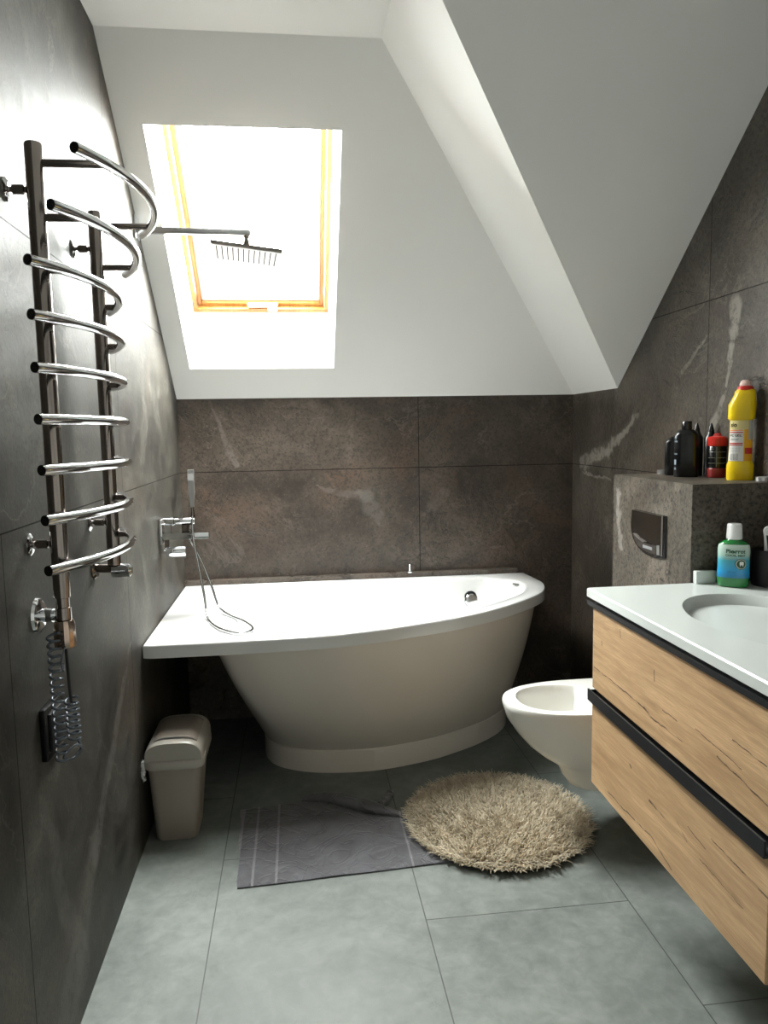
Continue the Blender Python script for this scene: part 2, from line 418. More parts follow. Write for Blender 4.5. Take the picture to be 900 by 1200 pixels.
# pitched ceiling with the roof window opening
WX0, WX1 = .086, .716; WYa, WYb = 2.538, 3.382   # opening, Ya upper end
TH = .20
def slope_prism(mb, pts, th=TH, top=None):
    lo = [Vector((x, y, P1z(y))) for x, y in pts]; hi = [p+nrm*th for p in lo]
    for k, q in (top or {}).items(): hi[k] = q
    mb.rings([lo, hi])
sc = MB()
def Xd(y): return XR-(P1z(y)-Z0)/((ZC-Z0)/(XR-XC))    # hip line
cs = Vector((0, 1, -SL)).normalized(); O = Vector((0, WYa, P1z(WYa)))
def sp(x, s, d): return O+Vector((x, 0, 0))+cs*s+nrm*d
fx0, fx1, fs0, fs1 = .112, .698, -.12, .947     # outer frame in slope coordinates
S0 = -.06                                       # upper reveal splays back
LS = (WYb-WYa)*sqrt(1+SL*SL)
slope_prism(sc, [(-.1, WYb), (WX0, WYb), (WX0, WYa), (-.1, WYa)], top={0: sp(-.1, fs1, TH), 1: sp(fx0, fs1, TH), 2: sp(fx0, fs0, TH), 3: sp(-.1, fs0, TH)})
slope_prism(sc, [(-.1, YB), (XR+.02, YB), (Xd(WYb), WYb), (-.1, WYb)], top={2: sp(Xd(WYb), fs1, TH), 3: sp(-.1, fs1, TH)})
slope_prism(sc, [(WX1, WYb), (Xd(WYb), WYb), (Xd(WYa), WYa), (WX1, WYa)], top={0: sp(fx1, fs1, TH), 1: sp(Xd(WYb), fs1, TH), 2: sp(Xd(WYa), fs0, TH), 3: sp(fx1, fs0, TH)})
slope_prism(sc, [(-.1, WYa), (Xd(WYa), WYa), (XC, YT), (-.1, YT)], top={0: sp(-.1, fs0, TH), 1: sp(Xd(WYa), fs0, TH)})
tag(sc.build('ceiling', M['plaster']), kind='structure')
rc = MB()
def sheet(pts, n, th=.12):
    lo = [Vector(p) for p in pts]; rc.rings([lo, [p+Vector(n)*th for p in lo]])
mB = (ZC-Z0)/(XR-XC); nB = Vector((mB, 0, 1)).normalized()
sheet([(XR, YB, Z0), (XR, Y2, Z0), (XC, YT2, ZC), (XC, YT, ZC)], nB)
tag(rc.build('ceiling', M['plaster']), kind='structure')
rc = MB(); sheet([(XR, Y2, Z0), (XR, YT2, ZC), (XC, YT2, ZC)], nrm)
tag(rc.build('ceiling', M['plaster']), kind='structure')
rc = MB(); rc.box((-.1, YT2, ZC), (XC, YT, ZC+.3)); rc.box((-.1, YF-.1, ZC), (XR+.1, YT2, ZC+.3))
tag(rc.build('ceiling', M['plaster']), kind='structure')

# roof window: frame, sash, pane, latch in slope coordinates (x, s along the slope downward, d outward)
win = bpy.data.objects.new('window_1', None); COL.objects.link(win); tag(win, kind='structure')
def sbox(mb, x0, x1, s0, s1, d0, d1, bev=0.):
    t = bmesh.new(); bmesh.ops.create_cube(t, size=1)
    for v in t.verts: v.co = Vector(((x0+x1)/2+v.co.x*(x1-x0), (s0+s1)/2+v.co.y*(s1-s0), (d0+d1)/2+v.co.z*(d1-d0)))
    if bev: bmesh.ops.bevel(t, geom=list(t.edges), offset=bev, segments=2, affect='EDGES')
    for v in t.verts: v.co = sp(*v.co)
    mb.merge(t); return mb
fx0, fx1, fs0, fs1 = .112, .698, -.12, .947
m_ = MB()
sbox(m_, fx0-.002, fx0+.016, fs0, fs1, TH+.001, TH+.10); sbox(m_, fx1-.016, fx1+.002, fs0, fs1, TH+.001, TH+.10)
sbox(m_, fx0, fx1, fs1-.018, fs1+.002, TH+.001, TH+.10); sbox(m_, fx0, fx1, fs0-.002, fs0+.02, TH+.001, TH+.10)
m_.build('window_frame', M['pine'], win)
m_ = MB(); g = .020
def ringframe(mb, a0, a1, b0, b1, wd, d0, d1, bev=.002):
    sbox(mb, a0, a0+wd, b0, b1, d0, d1, bev); sbox(mb, a1-wd, a1, b0, b1, d0, d1, bev)
    sbox(mb, a0+wd, a1-wd, b1-wd, b1, d0, d1, bev); sbox(mb, a0+wd, a1-wd, b0, b0+wd, d0, d1, bev)
ringframe(m_, fx0+g, fx1-g, fs0+g, fs1-g, .016, TH+.02, TH+.075); sa = m_.build('sash', M['pine'], win)
m_ = MB(); ringframe(m_, fx0+g+.016, fx1-g-.016, fs0+g+.016, fs1-g-.016, .026, TH+.035, TH+.07); m_.build('sash_glare_bead', M['whitepaint_glare'], sa)  # inner sash edge coloured white to stand in for pine blown out by daylight
m_ = MB(); sbox(m_, fx0+.05, fx1-.05, fs0+.05, fs1-.05, TH+.045, TH+.049); m_.build('glass_pane', M['glass'], win)
m_ = MB(); sbox(m_, .345, .475, fs1-.040, fs1-.020, TH+.004, TH+.020, .004); sbox(m_, .43, .475, fs1-.024, fs1-.004, TH-.004, TH+.014, .004)
m_.build('latch', M['whitepaint_glare'], win)
portal = area('roof_window_daylight', sp(.405, .413, TH+.14), sp(.405, .413, 0), .62, 1.09, 1., (1, 1, 1), portal=True)

# boxed-in cistern with ledge, and the stone ledge behind the bathtub
DX, DY0, DY1, DZ = 1.628, 1.945, 2.460, 1.189
wallbox('wall_cistern', (DX, DY0, 0), (XR, DY1, DZ), M['stone_duct'])
wallbox('trim_1', (0, 3.492, .0), (1.60, YB, .672), M['stone_trim'])

# ------------------------------------------------------------------ bathtub
ZR = .652
rim = [(0.003, 3.49), (0.003, 3.2), (0.003, 2.85), (.003, 2.515), (.03, 2.506), (.352, 2.506), (.673, 2.528), (.992, 2.624), (1.209, 2.728), (1.381, 2.851), (1.535, 2.998), (1.603, 3.104), (1.643, 3.235), (1.640, 3.35), (1.628, 3.485)]
def smoothline(pts, sharp, z, n=160):
    segs = []; idx = [0]+sharp+[len(pts)-1]; out = []
    for a, b in zip(idx, idx[1:]):
        s_ = spline([(x, y, z) for x, y in pts[a:b+1]], 10); out += s_[:-1]
    out.append(Vector((*pts[-1], z))); return out
tub = empty('bathtub', (.8, 3.0, 0), 'white asymmetric bathtub with curved front panel against the stone back wall', 'bathtub')
outer = resample(smoothline(rim, [3, 4], ZR), 150)
inner_top = [(.31, 3.42), (.275, 3.2), (.275, 2.95), (.295, 2.73), (.36, 2.625), (.48, 2.585), (.673, 2.592), (.96, 2.672), (1.17, 2.774), (1.335, 2.895), (1.465, 3.02), (1.53, 3.12), (1.56, 3.235), (1.53, 3.34), (1.42, 3.425)]
inner = resample(smoothline(inner_top, [], ZR), 150)
back_o = [outer[-1].lerp(outer[0], k/31) for k in range(1, 31)]
back_i = [inner[-1].lerp(inner[0], k/31) for k in range(1, 31)]
OUT = outer+back_o; INN = inner+back_i
def at(L, z): return [Vector((p.x, p.y, z)) for p in L]
def toward(L, c, k, z, kx=None):
    return [Vector((c[0]+(p.x-c[0])*(kx or k), c[1]+(p.y-c[1])*k, z)) for p in L]
lp = .046
shell = MB()
cI = (.86, 3.05)
def shift_left(L, dx, z, k):
    """shrinks the basin, pulling its left (backrest) end in further"""
    out = []
    for p in L:
        x = cI[0]+(p.x-cI[0])*(k if p.x > cI[0] else k-dx); y = cI[1]+(p.y-cI[1])*k
        out.append(Vector((x, y, z)))
    return out
R_ = [at(OUT, ZR-lp), at(OUT, ZR-lp+.003), at(OUT, ZR-.0075), at(OUT, ZR-.006), toward(OUT, cI, .996, ZR-.0015), toward(OUT, cI, .992, ZR), at(INN, ZR),
      shift_left(INN, .006, ZR-.004, .987), shift_left(INN, .02, ZR-.02, .972)]
bot = [(.72, 3.32), (.66, 3.25), (.64, 3.17), (.66, 3.08), (.72, 3.03), (.80, 3.0), (.90, 3.0), (1.0, 3.02), (1.10, 3.06), (1.20, 3.11), (1.28, 3.17), (1.32, 3.23), (1.33, 3.28), (1.30, 3.33), (1.2, 3.36)]
bot = resample(smoothline(bot, [], ZR), 150); BOT = bot+[bot[-1].lerp(bot[0], k/31) for k in range(1, 31)]
I0 = R_[-1]
for e_, z_ in ((.10, .555), (.22, .47), (.36, .38), (.50, .31), (.68, .262), (.86, .242), (1., .236)):
    R_.append([Vector((a.x+(b.x-a.x)*e_, a.y+(b.y-a.y)*e_, z_)) for a, b in zip(I0, BOT)])
R_.append(toward(BOT, (1.0, 3.18), .4, .234))
shell.rings(R_, cap0=False, cap1=True)
# underside lip return
shell.rings([at(OUT, ZR-lp), toward(OUT, cI, .93, ZR-lp)], False, False)
shell.build('tub_shell', M['acrylic'], tub, smooth=40)
bt = [(.27, 3.48), (.235, 3.2), (.215, 2.85), (.23, 2.62), (.32, 2.552), (.48, 2.535), (.70, 2.552), (.99, 2.648), (1.21, 2.752), (1.37, 2.872), (1.49, 2.99), (1.565, 3.11), (1.60, 3.25), (1.59, 3.48)]
bb = [(.42, 3.48), (.38, 3.3), (.365, 3.12), (.395, 2.985), (.474, 2.903), (.609, 2.85), (.814, 2.838), (1.032, 2.89), (1.18, 2.96), (1.30, 3.035), (1.40, 3.125), (1.46, 3.22), (1.485, 3.33), (1.48, 3.48)]
BT = resample(smoothline(bt, [], 0), 120); BB = resample(smoothline(bb, [], 0), 120)
body = MB(); rr = []
for k in range(13):
    t = k/12; z = .095+(ZR-lp-.002-.095)*t
    e = t + .10*sin(pi*t)
    rr.append([Vector((b.x+(a.x-b.x)*e, b.y+(a.y-b.y)*e, z)) for a, b in zip(BT, BB)])
body.rings(rr, True, False); body.build('front_panel', M['acrylic_body'], tub, smooth=40)
pl = MB(); cB = (.93, 3.2)
pl.rings([toward(BB, cB, 1.0, 0), toward(BB, cB, 1.0, .088), toward(BB, cB, .99, .094)], True, True); pl.build('plinth', M['acrylic_body'], tub, smooth=30)
# overflow cap inside the back wall of the basin
oc = MB(); c = Vector((1.326, 3.335, .560)); dr = Vector((0, -1, .25)).normalized()
oc.tube([c, c+dr*.022], .031, 32); oc.tube([c+dr*.022, c+dr*.026], [.031, .026], 32)
ov = oc.build('overflow_cap', M['chrome'], tub, smooth=35)
MB().tube([c-dr*.012+Vector((0, 0, .018)), c+dr*.008+Vector((0, 0, .018))], .027, 28).build('overflow_slot', M['matteblack'], ov, smooth=35)
MB().tube([(1.52, 3.30, ZR-.014), (1.535, 3.27, ZR-.012)], .004, 8).build('grab_slot', M['rubber'], tub, smooth=35)

# little stopper standing on the back ledge
st = MB(); st.lathe([(.017, .0), (.017, .006), (.006, .009), (.0045, .03), (.006, .034), (.003, .038)], (1.066, 3.505, .672), 20)
tag(st.build('plug_stopper', M['chrome'], origin=(1.066, 3.505, .672), smooth=40), 'tiny metal plug with upright pin on the stone ledge behind the bathtub', 'plug')

# ------------------------------------------------------------------ bath mixer
FY = 2.95
mx = empty('bath_mixer', (0, FY, .95), 'chrome wall mixer with flat spout and two round knobs above the bathtub', 'faucet')
MB().box((.0, FY-.035, .935), (.014, FY+.035, 1.03), .003).build('wall_plate', M['chrome'], mx, smooth=35)
MB().box((.014, FY-.032, .950), (.19, FY+.03, .976), .003).build('spout', M['chrome'], mx, smooth=35)
k1 = MB(); k1.lathe([(.0155, .012), (.0165, .016), (.0165, .055), (.0135, .058), (.0135, .13), (.012, .134)], (0, FY, 1.018), 28, 'X')
k1.build('diverter_knob', M['chrome'], mx, smooth=35)
MB().box((.02, FY-.012, .976), (.045, FY+.012, 1.006)).build('body_block', M['chrome'], mx, smooth=35)
MB().box((.085, FY-.014, .976), (.13, FY+.006, 1.006), .003).build('hose_outlet', M['dark_chrome'], mx, smooth=35)
k2 = MB(); k2.lathe([(.010, .010), (.010, .02), (.0205, .022), (.0205, .09), (.018, .096)], (0, FY, .90), 28, 'X'); k2.box((.085, FY-.004, .872), (.096, FY+.004, .90))
k2.build('temperature_knob', M['chrome'], mx, smooth=35)
MB().box((.018, FY-.008, .915), (.034, FY+.008, .952)).build('valve_neck', M['dark_chrome'], mx, smooth=35)
hs = empty('hand_shower', (.131, FY-.02, 1.05), 'slim rectangular hand shower standing upright on the chrome bath mixer', 'hand shower')
hx = .131; hy = FY-.02
MB().rings([[Vector((hx+sx*w_, hy+sy*d_, z)) for sx, sy in ((-1, -1), (1, -1), (1, 1), (-1, 1))] for w_, d_, z in ((.0065, .007, 1.075), (.0075, .008, 1.10), (.0110, .012, 1.13), (.0115, .012, 1.215), (.011, .011, 1.219))]).build('spray_head', M['brushed'], hs, smooth=30)
MB().box((hx-.0115, hy-.0128, 1.178), (hx+.0115, hy-.0118, 1.205)).build('spray_face', M['white'], hs)
MB().tube([(hx, hy, 1.034), (hx, hy, 1.05), (hx, hy, 1.078)], [.009, .007, .006], 14).build('handle_stem', M['dark_chrome'], hs, smooth=40)
hp = [(.131, FY-.034, 1.04), (.132, FY-.042, .96), (.146, 2.905, .86), (.166, 2.885, .74), (.184, 2.82, .664), (.215, 2.72, .6595), (.256, 2.64, .6595), (.31, 2.583, .660), (.352, 2.595, .6595), (.362, 2.65, .6585), (.325, 2.75, .6585), (.26, 2.86, .6595), (.215, 2.93, .68), (.185, 2.965, .76), (.150, 2.965, .86), (.112, 2.955, .946)]
ho = MB(); ho.tube(resample(spline(hp, 12), 260), [.0042+.0006*(i % 2) for i in range(260)], 8)
ho.build('shower_hose', M['chrome'], hs, smooth=60)

# ------------------------------------------------------------------ overhead shower
SY = 2.77
sh = empty('overhead_shower', (0, SY, 2.07), 'square rain shower head on a straight wall arm in front of the roof window', 'shower head')
MB().box((0, SY-.03, 2.035), (.010, SY+.03, 2.115), .003).build('wall_flange', M['chrome'], sh, smooth=35)
ar = MB(); ar.box((.01, SY-.012, 2.058), (.40, SY+.012, 2.078), .002)
for v in ar.bm.verts: v.co.z -= (v.co.x-.01)*.015
ar.build('shower_arm', mat('satin_steel', (.34, .34, .34), .3, 1.), sh, smooth=35)
MB().tube([(.384, SY, 2.056), (.384, SY, 2.046), (.384, SY, 2.046), (.384, SY, 2.034), (.384, SY, 2.034), (.383, SY, 1.994)], [.012, .012, .008, .008, .012, .012], 20).build('swivel_joint', M['dark_chrome'], sh, smooth=35)
RM = Matrix.Rotation(radians(4), 3, 'Z') @ Matrix.Rotation(radians(6.3), 3, 'Y'); hc = Vector((.382, SY, 1.990))
def headbox(mb, a, b, bev=0):
    t = bmesh.new(); bmesh.ops.create_cube(t, size=1); a = Vector(a); b = Vector(b)
    for v in t.verts: v.co = Vector((v.co.x*(b-a).x, v.co.y*(b-a).y, v.co.z*(b-a).z))+(a+b)/2
    if bev: bmesh.ops.bevel(t, geom=list(t.edges), offset=bev, segments=2, affect='EDGES')
    for v in t.verts: v.co = RM @ v.co + hc
    mb.merge(t)
m_ = MB(); headbox(m_, (-.122, -.115, -.006), (.122, .115, .006), .0015); hd = m_.build('shower_plate', M['dark_chrome'], sh, smooth=35)
m_ = MB(); headbox(m_, (-.119, -.108, -.0072), (.119, .112, -.0058)); m_.build('spray_face', M['white'], hd)  # white face: glare on the underside of the plate, put into the colour
for k in range(12):
    m_ = MB(); x = -.102+k*.0185; headbox(m_, (x-.0015, -.095, -.0090), (x+.0015, .100, -.007)); m_.build('nozzle_row', M['ink'], hd)

# ------------------------------------------------------------------ towel radiator
PX, PYa, PYb, PR = .058, 1.540, 1.975, .0165
tr = empty('towel_radiator', (0, 1.75, 1.04), 'polished steel ladder towel radiator with nine bowed bars on the left wall', 'towel radiator')
def rail(name, path, r, m_, n=16): return MB().tube(path, r, n).build(name, m_, tr, smooth=45)
rail('post', [(PX, PYa, 1.045), (PX, PYa, 1.903), (PX, PYa, 1.906)], [PR, PR, PR*.9], M['dark_chrome'], 28)
rail('post', [(PX, PYb, 1.02), (PX, PYb, 1.901), (PX, PYb, 1.904)], [PR, PR, PR*.9], M['dark_chrome'], 28)
zb = [1.870, 1.770, 1.673, 1.576, 1.480, 1.385, 1.290, 1.195, 1.099]
xe = [.155, .108]+[.062]*7
def bar_x(i, y): return xe[i]+.078*(1-((y-1.755)/.30)**2)
for i in range(9):
    pth = []
    for k in range(41):
        u = -1+2*k/40; y = 1.755+.30*sin(u*pi/2)*1.0; pth.append((bar_x(i, y), y, zb[i]))
    b_ = rail('bar', pth, .0105, M['chrome'], 18)
    for e_, s_ in ((pth[0], -1), (pth[-1], 1)):
        d_ = (Vector(pth[1])-Vector(pth[0])).normalized() if s_ < 0 else (Vector(pth[-1])-Vector(pth[-2])).normalized()
        e2 = Vector(e_); cap = MB().tube([e2+d_*s_*-.0005*s_, e2+d_*s_*.0012], .0102, 18).build('bar_cap', M['blackplastic'], b_, smooth=30)
    for py in (PYa, PYb):
        if i < 2: rail('connector', [(PX+PR*.8, py, zb[i]), (bar_x(i, py)-.004, py, zb[i])], .0075, M['dark_chrome'])
        else: rail('connector', [(PX+PR*.6, py, zb[i]), (bar_x(i, py)-.004, py, zb[i])], .008, M['dark_chrome'])
def bracket(y, z):
    b_ = MB(); b_.lathe([(.0225, 0), (.0225, .003), (.015, .008), (.009, .009)], (0.0, y, z), 26, 'X')
    b_ = b_.build('wall_bracket', M['chrome'], tr, smooth=40)
    MB().lathe([(.0055, .008), (.0055, .014), (.009, .015), (.009, PX-.022), (.006, PX-.021), (.006, PX-.010)], (0, y, z), 18, 'X').build('bracket_stem', M['dark_chrome'], b_, smooth=35)
for y, z in ((PYa+.004, 1.822), (PYa+.004, 1.139), (PYb+.004, 1.816), (PYb+.004, 1.131)): bracket(y, z)
# right foot: elbow into the wall
fe = MB(); fe.tube([(.0, PYb+.02, 1.010), (.004, PYb+.02, 1.010), (.010, PYb+.02, 1.010)], [.030, .030, .024], 28)
fe.tube([(.005, PYb+.01, 1.010), (PX, PYb+.0, 1.010)], .0115, 18); fe.build('supply_elbow', M['dark_chrome'], tr, smooth=40)
MB().tube([(PX-.005, PYb, 1.004), (PX+.038, PYb, 1.004), (PX+.044, PYb, 1.004)], [.019, .017, .010], 24).build('vent_cap', M['chrome'], tr, smooth=40)
# left foot: valve, flange and electric heating element
MB().tube([(PX, PYa, 1.052), (PX, PYa, 1.030), (PX, PYa, 1.029), (PX, PYa, 1.010), (PX, PYa, 1.009), (PX, PYa, .985)], [PR*.95, PR*.95, .013, .013, .0155, .0155], 24).build('coupling', M['dark_chrome'], tr, smooth=35)
vf = MB(); vf.tube([(0, 1.56, .99), (.006, 1.56, .99), (.012, 1.56, .99)], [.037, .035, .024], 32); vf.tube([(.01, 1.56, .99), (.034, 1.555, .99)], .014, 20)
vf = vf.build('angle_valve', M['chrome'], tr, smooth=35)
MB().tube([(.030, 1.556, .99), (.030, 1.556, .99), (.052, 1.50, .995), (.056, 1.49, .996)], [.012, .017, .016, .012], 6).build('valve_nut', M['dark_chrome'], vf, smooth=20)
MB().tube([(.034, 1.553, .99), (PX, PYa, .995)], .011, 16).build('valve_pipe', M['chrome'], vf, smooth=35)
he = MB(); he.lathe([(.0150, 0.), (.0205, .003), (.0215, .012), (.0205, .050), (.0175, .058), (.012, .060), (.012, .075)], (PX, PYa, .925), 14)
he.build('heating_element', M['copper'], tr, smooth=20)
# coiled cable: thin straight lead, coil down, folded bundle
cb = empty('coiled_cable', (PX, PYa, .93), 'grey coiled power cable hanging below the towel radiator in front of a black wall box', 'cable')
pth = [(PX, PYa, .927), (PX+.001, PYa+.002, .86), (PX+.002, PYa+.006, .80)]
MB().tube(resample(spline(pth, 8), 20), .0032, 8).build('lead', M['matteblack'], cb, smooth=50)
def coil(c0, c1, r, turns, rx=1.):
    out = []; n = int(turns*14)
    for k in range(n+1):
        t = k/n; a = 2*pi*turns*t; c = Vector(c0).lerp(Vector(c1), t)
        out.append(c+Vector((cos(a)*r*.8, sin(a)*r, 0)))
    return out
c1 = coil((PX-.012, 1.505, .965), (PX-.012, 1.512, .70), .0135, 17)
c2 = coil((PX+.0, 1.553, .815), (PX+.0, 1.560, .725), .0150, 7)
lo = [Vector((PX, 1.575, .72)), Vector((PX+.012, 1.56, .700)), Vector((PX, 1.535, .692)), Vector((PX-.01, 1.515, .705)), Vector((PX+.008, 1.53, .722)), Vector((PX+.014, 1.555, .706)), Vector((PX, 1.54, .690))]
MB().tube(c1, .0027, 8).build('coil', M['cable'], cb, smooth=60)
MB().tube(c2+resample(spline(lo, 8), 40), .0027, 8).build('coil', M['cable'], cb, smooth=60)
MB().tube(resample(spline([(PX+.006, 1.515, .935), (PX+.01, 1.475, .915), (PX+.012, 1.478, .895), (PX+.006, 1.50, .905)], 8), 24), .0016, 6).build('wire_tie', M['cable'], cb, smooth=60)
sb_ = empty('wall_socket', (0, 1.585, .735), 'flat black socket cover on the left wall behind the coiled cable', 'socket')
MB().box((0, 1.528, .690), (.014, 1.640, .800), .003).build('cover_frame', M['blackplastic'], sb_, smooth=35)
MB().box((.013, 1.543, .705), (.020, 1.625, .785), .003).build('cover_plate', M['matteblack'], sb_, smooth=35)

# ------------------------------------------------------------------ pedal-free swing bin
bn = empty('waste_bin', (.10, 2.52, 0), 'taupe plastic swing-lid waste bin on the floor beside the left wall', 'waste bin')
b_ = MB(); rr = []
for z, x0, x1, y0, y1 in ((0, .034, .164, 2.432, 2.590), (.006, .030, .168, 2.428, 2.594), (.10, .026, .176, 2.42, 2.61), (.20, .021, .185, 2.412, 2.628), (.277, .017, .192, 2.405, 2.64)):
    rr.append(rrect(x0, x1, y0, y1, .028, z))
b_.rings(rr, True, True); b_.build('bin_body', M['bin'], bn, smooth=40)
b_ = MB(); b_.rings([rrect(.008, .204, 2.392, 2.652, .034, z) if 0 < i < 3 else rrect(.011, .201, 2.395, 2.649, .032, z) for i, z in enumerate((.262, .266, .288, .292))])
co_ = b_.build('lid_collar', M['binlid'], bn, smooth=40)
def vault(x0, x1, y0, y1, zs, h, n=18):
    P = []
    for k in range(n+1):
        a = pi*k/n; P.append((x0+(x1-x0)*(.5-.5*math.copysign(abs(cos(a))**.62, cos(a))), zs+h*(.62*max(0, sin(a))**.5+.38*sin(a))))
    return P
b_ = MB(); rr = []
for y, i_ in ((2.398, .006), (2.408, .0), (2.640, .0), (2.648, .006)):
    P = vault(.012+i_*.5, .200-i_*.5, 0, 0, .290, .066-i_)
    rr.append([Vector((x, y, z)) for x, z in P])
b_.rings(rr, True, True); b_.build('lid_dome', M['binlid'], bn, smooth=35)
b_ = MB(); rr = []
for y, i_ in ((2.425, .004), (2.43, .0), (2.60, .0), (2.606, .004)):
    P = vault(.028, .188, 0, 0, .302, .059-i_); rr.append([Vector((x, y, z+.0035)) for x, z in P])
b_.rings(rr, True, True)
gp = MB(); g2 = []
for y in (2.4225, 2.6085):
    P = vault(.0265, .1895, 0, 0, .302, .0575); g2.append([Vector((x, y, z+.0024)) for x, z in P])
gp.rings(g2, True, True); gp.build('flap_gap', M['rubber'], bn)
b_.build('swing_flap', M['bin'], bn, smooth=35)
b_ = MB(); rnd = random.Random(3); rr = []
for k in range(9):
    t = k/8; c = Vector((.006, 2.425-.012*sin(t*3), .285-.065*t)); rr.append([c+Vector((rnd.uniform(-.005, .004)+cos(a)*.006, sin(a)*.012*(.5+rnd.random()), rnd.uniform(-.004, .004))) for a in [2*pi*j/8 for j in range(8)]])
b_.rings(rr); b_.build('bag_liner', M['bag'], bn, smooth=20)

# ------------------------------------------------------------------ toilet bowl
TY = 2.325
to = empty('toilet', (1.45, TY, 0), 'white wall-hung toilet bowl without seat beside the oak vanity', 'toilet')
def tring(xt, hw, z, xe=1.626, n=36, p=2.3, sq=1.):
    """outline: nose at xt, back at xe, half width hw"""
    out = []; L = min(.30, (xe-xt)*.72); xc = xt+L
    for k in range(n+1):
        a = pi/2+pi*k/n; ca, sa = cos(a), sin(a)
        out.append(Vector((xc+L*math.copysign(abs(ca)**(2/p), ca), TY+hw*math.copysign(abs(sa)**(2/p), sa), z)))
    for k in range(1, 7): out.append(Vector((xc+(xe-xc)*k/6, TY-hw*(1-.0*k), z)))
    for k in range(0, 7): out.append(Vector((xe-(xe-xc)*k/6, TY+hw, z))) if k < 6 else None
    return out
ZT = .455
b_ = MB()
prof = [(1.435, .100, .160), (1.415, .108, .164), (1.398, .112, .19), (1.385, .118, .222), (1.352, .130, .246), (1.318, .140, .268), (1.275, .150, .305), (1.238, .159, .35), (1.210, .165, .395), (1.198, .168, .435), (1.197, .169, .448), (1.200, .167, ZT-.001)]
rr = [tring(x, h, z) for x, h, z in prof]
def oring(x0, x1, hw, z, n=None):
    N = len(rr[0]); base = rr[-1]; out = []
    cx = (x0+x1)/2
    for p in base:
        d = Vector((p.x-1.44, (p.y-TY)*1.3)); a = atan2(d.y, d.x)
        c_, s_ = cos(a), sin(a)
        out.append(Vector((cx+(x1-x0)/2*math.copysign(abs(c_)**.9, c_), TY+hw*math.copysign(abs(s_)**.9, s_), z)))
    return out
rr.append([Vector((p.x+(.006 if p.x < 1.6 else 0), TY+(p.y-TY)*.975, ZT)) for p in rr[-1]])
rr += [oring(1.243, 1.525, .122, ZT), oring(1.248, 1.52, .118, ZT-.006), oring(1.250, 1.518, .117, ZT-.04), oring(1.262, 1.51, .110, ZT-.075), oring(1.29, 1.49, .085, ZT-.13), oring(1.33, 1.47, .05, ZT-.165)]
b_.rings(rr, True, True); b_.build('bowl', M['ceramic'], to, smooth=50)
for dy in (-.078, .078):
    MB().lathe([(.008, 0), (.008, .0015), (.004, .002)], (1.575, TY+dy, ZT), 16).build('seat_bolt_cap', M['chrome'], to, smooth=35)
MB().lathe([(.05, 0), (.05, .0015)], (1.40, TY, ZT-.158), 24).build('water', mat('water', (.6, .62, .6), .03), to)

# flush plate on the cistern box: curved lower edge
fp = empty('flush_plate', (DX, 2.19, 1.02), 'chrome flush plate with curved lower corner on the cistern box', 'flush plate')
out = [(2.082, 1.086), (2.296, 1.086), (2.302, 1.035), (2.296, 1.006), (2.278, .982), (2.245, .963), (2.2, .952), (2.14, .951), (2.082, .958)]
poly = spline([(0, y, z) for y, z in out[1:]], 5)
poly = [Vector((0, 2.082, 1.086))]+poly
def poly_prism(mb, P, x0, x1, sc_=1.):
    c = sum(P, Vector())/len(P)
    a = [Vector((x0, p.y, p.z)) for p in P]; b = [Vector((x1, c.y+(p.y-c.y)*sc_, c.z+(p.z-c.z)*sc_)) for p in P]
    mb.rings([a, b])
m_ = MB(); poly_prism(m_, poly, DX, DX-.006, .99); m_.build('plate_frame', M['blackplastic'], fp)
m_ = MB(); poly_prism(m_, [Vector((0, 2.19+(p.y-2.19)*.93+.008, 1.022+(p.z-1.022)*.95+.002)) for p in poly], DX-.006, DX-.010, .99); m_.build('upper_button', M['dark_chrome'], fp)
low = [(2.108, .994), (2.15, .990), (2.2, .992), (2.245, .999), (2.276, 1.010), (2.262, .990), (2.235, .975), (2.2, .966), (2.15, .962), (2.106, .964)]
m_ = MB(); poly_prism(m_, [Vector((0, y, z)) for y, z in low], DX-.010, DX-.017, .95); lb = m_.build('lower_button', M['chrome'], fp)
MB().box((DX-.0178, 2.14, .974), (DX-.0168, 2.20, .983)).build('button_mark', M['greyink'], lb)

# ------------------------------------------------------------------ vanity
VX, VY0, VY1 = 1.33, 1.13, 1.91
va = empty('vanity_cabinet', (1.6, 1.52, .385), 'wall-hung oak vanity cabinet with two drawers and black grip strips', 'cabinet')
cc = MB()
for yy in (VY0+.002, VY1-.018): cc.box((VX+.022, yy, .368), (XR, yy+.016, .880))
cc.box((VX+.022, VY0+.018, .368), (XR, VY1-.018, .384)).box((XR-.014, VY0+.018, .384), (XR, VY1-.018, .74))
cc.build('carcass', M['oak_low'], va)
for nm, z0, z1, mm, hz in (('upper', .638, .866, M['oak_top'], .872), ('lower', .364, .600, M['oak_low'], .618)):
    d_ = MB().box((VX, VY0, z0), (VX+.020, VY1, z1), .0012, 1).build('drawer', mm, va)
    h_ = MB()
    if nm == 'upper': h_.box((VX-.006, VY0, .866), (VX+.02, VY1+.03, .8695)).box((VX+.012, VY0, .8695), (VX+.02, VY1+.005, .884)).box((VX-.006, VY0, .8695), (VX-.002, VY1+.03, .878))
    else: h_.box((VX-.012, VY0, .602), (VX+.02, VY1+.004, .606)).box((VX-.012, VY0, .606), (VX-.008, VY1+.004, .634)).box((VX+.012, VY0, .606), (VX+.02, VY1+.004, .636)).box((VX-.008, VY1-.0, .606), (VX+.012, VY1+.004, .630))
    h_.build('grip_strip', M['black'], d_)
CT, CTH = .912, .026
wb = empty('washbasin_counter', (1.6, 1.52, CT-CTH), 'white one-piece washbasin counter with oval basin on the oak vanity', 'washbasin')
cx, cy, ax, ay = 1.612, 1.515, .185, .285
x0, x1, y0, y1 = VX-.006, XR-.002, VY0-.012, DY0-.004
